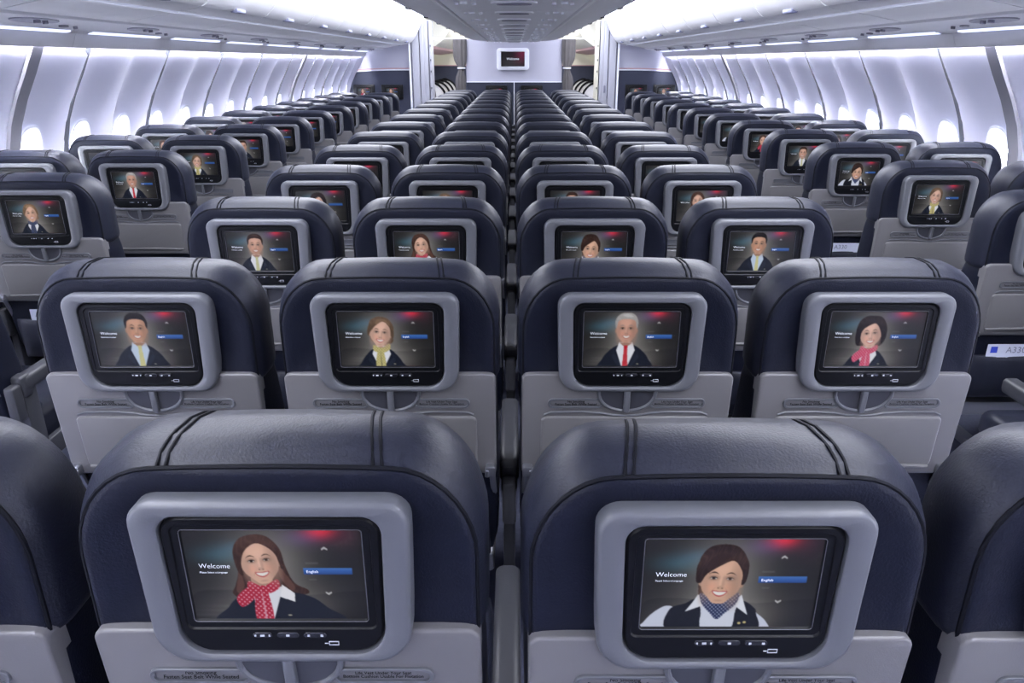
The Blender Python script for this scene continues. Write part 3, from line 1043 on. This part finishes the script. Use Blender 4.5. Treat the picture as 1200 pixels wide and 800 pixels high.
def build_seat_meshes():
    S = SEAT
    # headrest: sections from the rear face to the front
    sec = [(.028, .36, .985, 1.10, .07, .02, 0), (.020, .42, .950, 1.140, .095, .02, 0), (.018, .448, .925, 1.160, .110, .025, .004), (.020, .462, .922, 1.167, .115, .028, .006),
           (.027, .466, .920, 1.169, .115, .028, .008), (.036, .480, .918, 1.182, .118, .03, .010), (.060, .490, .916, 1.193, .120, .032, .012), (.100, .490, .914, 1.194, .120, .035, .012),
           (.140, .476, .914, 1.184, .115, .035, .012), (.168, .440, .918, 1.155, .10, .035, .010), (.182, .38, .93, 1.11, .08, .03, .006)]
    R = []
    for y, w_, zb, zt, rt, rb, cr in sec:
        R.append(ring(y, outline(w_, zb, zt, (rt * .82, rt), rb, k=9, crown=cr)))
    V, F = loft(R)
    n = len(R[0])
    fm = []
    for q in F:
        fm.append(1 if max(q) < n * 5 else 0)
    S['headrest'] = mesh('headrest', V, F, 'leather', mats=['leather', 'fabric'], fmat=fm, angle=60)
    # piping along the rear edge
    pts = [(x, .0235, z) for x, z in outline(.466, .920, 1.169, (.094, .115), .028, k=9, crown=.008)]
    S['piping'] = mesh('piping', *tube(pts, .0032, 6, closed=True), 'piping')
    # stitched double seams over the top
    st = []
    for q in (-1, 1):
        for d in (0, .010):
            line = []
            for t in np.linspace(0, 1, 11):
                y = .024 + t * .15
                ys = [s_[0] for s_ in sec[3:]]
                zt = np.interp(y, ys, [s_[3] for s_ in sec[3:]])
                x = q * (.118 + d - .018 * math.sin(t * PI * .5))
                line.append((x, y, zt - .012 * (2 * x / .49) ** 2 + .0006))
            st.append(mesh('top_seam', *tube(line, .0022, 5), 'piping'))
    S['seam'] = st
    # lower backrest cushion seen at the sides and below the tray
    R = []
    for z, w_, y0, y1 in ((.960, .440, .032, .13), (.945, .466, .022, .15), (.90, .472, .018, .16), (.80, .476, .020, .17), (.62, .476, .030, .185), (.50, .476, .040, .19), (.43, .45, .05, .18)):
        c_ = outline(w_, y0, y1, .03, .015, k=4)
        R.append([(x, y + (.95 - z) * LEAN, z) for x, y in c_])
    S['backrest'] = mesh('backrest', *loft(R[::-1]), 'fabric', angle=50)
    # monitor surround
    fo = dict(k=7, taper=.040)
    yf = -.006
    R = []
    for y, i in ((.040, .0), (.012, .0), (yf + .006, .0), (yf + .002, .002), (yf, .006)):
        R.append(ring(y, inset(.320, .912, 1.138, .030, .048, i, **fo)))
    for y, w_, zb, zt, rt, rb in ((yf + .0005, .262, .9215, 1.1225, .026, .040), (yf + .003, .256, .924, 1.120, .024, .038), (.012, .254, .925, 1.119, .024, .038)):
        R.append(ring(y, outline(w_, zb, zt, rt, rb, **fo)))
    S['frame'] = mesh('monitor_frame', *loft(R, True, False), 'grey')
    # bezel with a sunk screen
    R = [ring(.020, outline(.254, .925, 1.119, .024, .038, **fo)), ring(.002, outline(.252, .926, 1.118, .024, .038, **fo)), ring(-.001, outline(.246, .929, 1.115, .022, .035, **fo)),
         ring(-.001, outline(.228, .960, 1.108, .010, .008)), ring(.001, outline(.226, .962, 1.106, .010, .008)), ring(.0010, outline(.208, .971, 1.100, .004, .004)), ring(.0034, outline(SW - .001, SZ0, SZ1, .003, .003))]
    S['bezel'] = mesh('bezel', *loft(R, True, False), 'black')
    S['buttons'] = [mesh('control_button', *slab(w_, .9485, .9565, .004, .004, .001, -.0028, .001, k=3), 'button') for w_ in (.024, .027, .028)]
    for me, dx in zip(S['buttons'], (-.0245, .006, .0385)):
        me.transform(Matrix.Translation((dx, 0, 0)))
    ic = []
    for x, w_ in ((-.033, .0018), (-.0245, .005), (-.016, .0018), (.006, .004), (.031, .003), (.047, .0035)):
        ic.append(box(x - w_ / 2, x + w_ / 2, -.0034, -.0026, .9513, .9539))
    ic += [box(.054, .066, -.0016, -.0008, .9365, .9375), box(.054, .066, -.0016, -.0008, .9415, .9425), box(.054, .0548, -.0016, -.0008, .9365, .9425),
           box(.0652, .066, -.0016, -.0008, .9365, .9425), box(.049, .0535, -.0016, -.0008, .939, .9398)]
    S['icons'] = mesh('printed_icons', *join(ic), 'icon', smooth=False)
    S['rim'] = mesh('screen_rim', *tube([(x, .0006, z) for x, z in outline(.208, .9705, 1.1005, .004, .004, k=3)], .0005, 5, closed=True), 'recess')
    # shell under the monitor
    S['shell'] = mesh('back_shell', *slab(.472, .690, .952, .016, .006, .045, .006, .005, LEAN), 'shell')
    S['tray'] = mesh('tray_table', *slab(.385, .705, .8455, .014, .020, .02, .0015, .006, LEAN), 'tray')
    lip = [(x, .0005 + (.95 - z) * LEAN, z) for x, z in ((x, .716 - .004 * (x / .19) ** 2) for x in np.linspace(-.185, .185, 13))]
    S['lip'] = mesh('tray_lip', *tube(lip, .0045, 8), 'tray')
    S['rail'] = mesh('bottom_rail', *tube([(x, .012 + .26 * LEAN, .692) for x in (-.222, -.1, 0, .1, .222)], .0055, 8), 'grey')
    # placard rims and a flat dark plate for the cup's shade, with the latch
    S['placard'] = []
    for q in (-1, 1):
        po = [(x + q * .1140, z) for x, z in outline(.127, .8665, .8915, .012, .012, k=5)]
        pi = [(x + q * .1140, z) for x, z in outline(.117, .8705, .8875, .0082, .0082, k=5)]
        Rr = [ring(.010, po, LEAN), ring(.0025, po, LEAN), ring(.0015, [((x - q * .1140) * .985 + q * .1140, (z - .879) * .93 + .879) for x, z in po], LEAN), ring(.002, pi, LEAN), ring(.0055, pi, LEAN)]
        S['placard'].append(mesh('placard', *loft(Rr, True, True), 'grey'))
    S['field'] = [mesh('placard_field', *slab(.114, .8715, .8865, .0075, .0075, .012, .0048, .0003, LEAN, k=4), 'field') for q in (-1, 1)]
    for q, me in zip((-1, 1), S['field']):
        me.transform(Matrix.Translation((q * .114, 0, 0)))
    rimp = [(.064 * -math.cos(t), .912 - .052 * math.sin(t) ** .8) for t in np.linspace(0, PI, 17)]
    S['cup_rim'] = mesh('latch_cup', *join([tube([(x, .004 + (.95 - z) * LEAN, z) for x, z in rimp], .0045, 8),
                        tube([(x, .0048 + (.95 - z) * LEAN, z) for x, z in ((-.185, .849), (-.17, .855), (-.10, .8565), (-.055, .853), (-.03, .848), (0, .846), (.03, .848), (.055, .853), (.10, .8565), (.17, .855), (.185, .849))], .0028, 6)]), 'grey')
    cup = [(x * .96, z) for x, z in rimp]
    R = [ring(.006, [(x * (1 - .0 * k), z) for x, z in cup] + [(.0, .93)], LEAN) for k in (0,)] + [ring(.0035, [(x, z) for x, z in cup] + [(0, .93)], LEAN)]
    S['cup'] = mesh('cup_shade', *loft(R, True, True), 'cupshade', smooth=False)
    S['latch'] = mesh('latch', *slab(.014, .858, .915, .004, .006, .008, -.006, .003, LEAN), 'grey')
    # hinge arms beside the tray
    S['hinge'] = []
    for q in (-1, 1):
        S['hinge'].append(mesh('tray_hinge', *join([box(q * .222 - .012, q * .222 + .012, .004, .05, .688, .716, .005), box(q * .214 - .005, q * .214 + .005, .0, .03, .690, .708, .003),
                          tube([(q * .225, .03, .69), (q * .229, .07, .60), (q * .232, .16, .52)], .008, 8)]), 'metal'))
    # pocket of navy leather
    R = []
    for z, d in ((.600, .013), (.596, .017), (.57, .026), (.54, .030), (.49, .034), (.44, .022), (.425, .004)):
        R.append([(x, .036 + (.95 - z) * LEAN - y * d / .034 + .0025 * math.sin(x * 55 + z * 40) * (z < .58), z) for x, y in
                  [(-.218, -.02), (-.214, .010), (-.19, .024)] + [(x_, .032 + .003 * math.cos(x_ * 40)) for x_ in np.linspace(-.16, .16, 11)] + [(.19, .024), (.214, .010), (.218, -.02)]])
    S['pocket'] = mesh('literature_pocket', *loft(R[::-1]), 'leather', angle=70)
    # seat cushion
    R = []
    for y, i in ((.20, .02), (.22, .0), (.40, 0), (.60, 0), (.66, .012), (.685, .05)):
        R.append([(x, y, z) for x, z in outline(.465 - 1.2 * i, .36 + i, .475 - i * .6, .03, .03, k=4)])
    S['cushion'] = mesh('seat_cushion', *loft(R), 'leather', angle=60)
    S['pan'] = mesh('seat_pan', *box(-.225, .225, .14, .64, .31, .37, .012), 'frame_metal')
    S['legs'] = [mesh('leg', *join([tube([(q * .17, .24, .32), (q * .17, .20, .04)], .018, 8), tube([(q * .17, .56, .32), (q * .17, .60, .04)], .018, 8),
                                    box(q * .17 - .025, q * .17 + .025, .14, .66, 0, .04, .006)]), 'frame_metal') for q in (-1, 1)]
    # armrests: q = side
    for q in (-1, 1):
        x = q * .265
        S['arm', q] = mesh('armrest', *join([box(x - .024, x + .024, .115, .52, .605, .655, .012), box(x - .020, x + .020, .10, .15, .585, .66, .010)]), 'arm')
        S['armpost', q] = mesh('armrest_post', *join([box(x - .015, x + .015, .10, .17, .30, .61, .006), box(x - .012, x + .012, .17, .50, .33, .40, .004),
                                box(x - .017, x + .017, .055, .10, .52, .64, .008)]), 'arm')
    for q in (-1, 1):
        S['armside', q] = S['armpost', q].copy()
        S['armside', q].materials[0] = M['shell']
        S['belt', q] = mesh('seat_belt', *join([tube([(q * .222, .20, .46), (q * .20, .27, .488), (q * .13, .33, .484), (q * .05, .36, .483)], .010, 6), box(q * .04 - .022, q * .04 + .022, .345, .385, .478, .494, .003)]), 'belt')
    # lettering
    S['welcome'] = text_mesh('menu_text', 'Welcome', .0092, 'textglow', (-SW / 2 + .014, .0024, 1.0465), 'LEFT', off=-.012)
    S['please'] = text_mesh('menu_text', 'Please Select a Language', .0033, 'textglow', (-SW / 2 + .014, .0024, 1.0395), 'LEFT')
    S['english'] = text_mesh('menu_text', 'English', .0052, 'textglow', (SW / 2 - .067, .0024, 1.0398), 'LEFT')
    ly = .0040 + (.95 - .879) * LEAN
    S['ptext'] = [text_mesh('placard_text', 'No Smoking\nFasten Seat Belt While Seated', .0078, 'ink', (-.1140, ly, .8805), 'CENTER', -LEAN, .8, off=.014),
                  text_mesh('placard_text', 'Life Vest Under Your Seat\nBottom Cushion Usable For Flotation', .0066, 'ink', (.1140, ly, .8805), 'CENTER', -LEAN, .8, off=.014)]


build_seat_meshes()

def seat(x, y, kind, lod, arms, label, group, dz=0.0, dy=0.0, rz=0.0):
    S = SEAT
    e = bpy.data.objects.new('passenger_seat', None)
    COL.objects.link(e)
    e.location = (x, y + dy, dz)
    e.rotation_euler = (0, 0, rz)
    tag(e, label, 'seat', group)
    h = link('headrest', S['headrest'], e)
    link('piping', S['piping'], h)
    if lod < 3:
        for m_ in S['seam']:
            link('top_seam', m_, h)
    link('backrest', S['backrest'], e)
    f = link('monitor_frame', S['frame'], e)
    link('bezel', S['bezel'], f)
    link('screen', SCR[kind, min(lod, 2)], f)
    if lod < 2:
        link('screen_rim', S['rim'], f)
    if lod < 3:
        for b in S['buttons']:
            link('control_button', b, f)
        link('printed_icons', S['icons'], f)
        link('menu_text', S['welcome'], f)
        if lod < 2:
            link('menu_text', S['please'], f)
            link('menu_text', S['english'], f)
    sh = link('back_shell', S['shell'], e)
    for q in (0, 1):
        if lod < 4:
            link('placard', S['placard'][q], sh)
        if lod < 2:
            link('placard_text', S['ptext'][q], sh)
            link('placard_field', S['field'][q], sh)
    if lod < 4:
        link('latch_cup', S['cup_rim'], sh)
        link('cup_shade', S['cup'], sh)
        link('latch', S['latch'], sh)
    t = link('tray_table', S['tray'], e)
    if lod < 4:
        link('tray_lip', S['lip'], t)
        link('bottom_rail', S['rail'], sh)
        for q in (0, 1):
            link('tray_hinge', S['hinge'][q], e)
        link('literature_pocket', S['pocket'], e)
    link('seat_cushion', S['cushion'], e)
    link('seat_pan', S['pan'], e)
    for l_ in S['legs']:
        link('leg', l_, e)
    if lod < 3:
        for q in (-1, 1):
            link('seat_belt', S['belt', q], e)
    for q in arms:
        a_ = link('armrest', S['arm', q], e)
        link('armrest_post', S['armpost', q] if q * x < .3 or x * x < .5 else S['armside', q], a_)
    return e


DESC = dict(A='smiling woman with long brown hair and red scarf', B='dark-haired woman in white shirt, vest and navy kerchief', C='black-haired man in navy suit and yellow tie',
            D='fair-haired woman with pale yellow scarf', E='grey-haired man with red tie', F='black-bobbed woman with pink scarf', G='brown-haired man with pale tie', H='fair short-haired woman with navy scarf')
SHORT = dict(A='red-scarfed woman', B='navy-kerchiefed woman', C='yellow-tied man', D='yellow-scarfed woman', E='grey-haired man', F='black-bobbed woman', G='pale-tied man', H='navy-scarfed woman')
X0 = -.012
P_ = .79
rowk = ['AAAB', 'CDEF', 'GABC', 'FDGA', 'BHFD', 'AGHB', 'DCAE', 'HBGF', 'EADC', 'FGBH', 'CDAE', 'BFHG', 'ADCE', 'GHBF', 'CAED']
rowk[0] = 'CABE'
place = ['far left', 'left of the centre gap', 'right of the centre gap', 'far right']
for n in range(15):
    for i in range(4):
        x = X0 + (i - 1.5) * .531
        kd = rowk[n][i]
        arms = (-1, 1) if i == 0 else (1,)
        lod = 0 if n == 0 else (1 if n < 3 else (2 if n < 5 else (3 if n < 9 else 4)))
        dz = dy = 0
        if n == 0:
            dz = (0, .004, -.008, -.01)[i]
            if i in (0, 3):
                lod = 1
        lab = 'navy seat, %s centre row, %s' % (('nearest' if n == 0 else ordn[n]), place[i])
        if n < 4 and not (n == 0 and i in (0, 3)):
            lab += ', screen showing %s' % SHORT[kd]
        seat(x, .70 + n * P_, kd, lod, arms, lab, 'centre block seats', dz, dy)

kl = ['AF', 'CH', 'DH', 'FE', 'CD', 'AG', 'BC', 'EF', 'DA', 'GB', 'HC', 'AF', 'BD']     # (window, aisle)
kr = ['CG', 'ED', 'CD', 'FB', 'EG', 'FA', 'GB', 'AD', 'HC', 'BE', 'DF', 'CG', 'AH']
for s, side, yst, tab in ((-1, 'left', 2.83 - 2 * P_, kl), (1, 'right', 3.22 - 2 * P_, kr)):
    for k in range(13):
        y = yst + k * P_
        if y > 11.3:
            break
        if s < 0 and k == 0:
            continue
        for j, xx in ((0, 2.395), (1, 1.855)):
            kd = tab[k][j]
            lod = 1 if k < 4 else (2 if k < 6 else (3 if k < 8 else 4))
            arms = (-1, 1) if (j == 1 if s > 0 else j == 0) else (1,)
            role = ('window', 'aisle')[j]
            vis = k - {(-1, 0): 3, (-1, 1): 2, (1, 0): 2, (1, 1): 1}[s, j]      # how many rows of this kind the photo shows before it
            if vis < 0:
                lab = 'navy %s seat mostly cut off by the %s frame edge, %s of its kind' % (role, side, 'nearest' if k < 2 else 'furthest')
                if j == 0 and k == 1:
                    lab = 'navy window seat cut off by the %s frame edge, beside the aisle seat' % side
            else:
                lab = 'navy %s seat, %s side, %s visible row from camera' % (role, side, ordn[vis])
                if vis < 4:
                    lab += ', screen showing %s' % SHORT[kd]
            seat(s * xx, y, kd, lod, arms, lab, '%s side seats' % side)

# safety cards sticking out of three pockets
for x, y, bx, tx, where in ((-1.900, 2.83, .08, -.045, 'left aisle seat pocket'), (1.815, 3.22 - P_, -.075, .005, 'nearest right aisle seat pocket'),
                            (1.870, 3.22 + P_, .085, -.03, 'third visible right aisle pocket')):
    e = bpy.data.objects.new('safety_card', None)
    COL.objects.link(e)
    e.location = (x, y, 0)
    tag(e, 'white card lettered A330 with blue corner, in the %s' % where, 'card', 'cards in the seat pockets')
    yy = .0455
    part('card_sheet', box(-.10, .10, yy, yy + .0015, .50, .645), 'card', e, smooth=False)
    part('blue_corner', box(bx - .012, bx + .012, yy - .001, yy, .612, .636), 'cardblue', e, smooth=False)
    link('card_text', text_mesh('card_text', 'A330', .034, 'latch', (tx, yy - .001, .612), 'CENTER'), e)

# monitors on the forward bulkheads, facing the first rows
for x, z, wh in ((-.285, 1.12, 'left half of the centre bulkhead'), (.285, 1.12, 'right half of the centre bulkhead'),
                 (-1.975, 1.13, 'left bulkhead near the aisle'), (-2.43, 1.13, 'left bulkhead near the window'),
                 (1.975, 1.13, 'right bulkhead near the aisle'), (2.43, 1.13, 'right bulkhead near the window')):
    e = bpy.data.objects.new('bulkhead_monitor', None)
    COL.objects.link(e)
    e.location = (x, Y1 - .075, z - 1.03)
    tag(e, 'small black framed monitor mounted on the %s' % wh, 'monitor', 'bulkhead monitors')
    part('housing', box(-.175, .175, .012, .062, .925, 1.15, .012), 'black', e)
    link('bezel', SEAT['bezel'], e)
    link('screen', SCR['AG'[x > 0], 2], e)
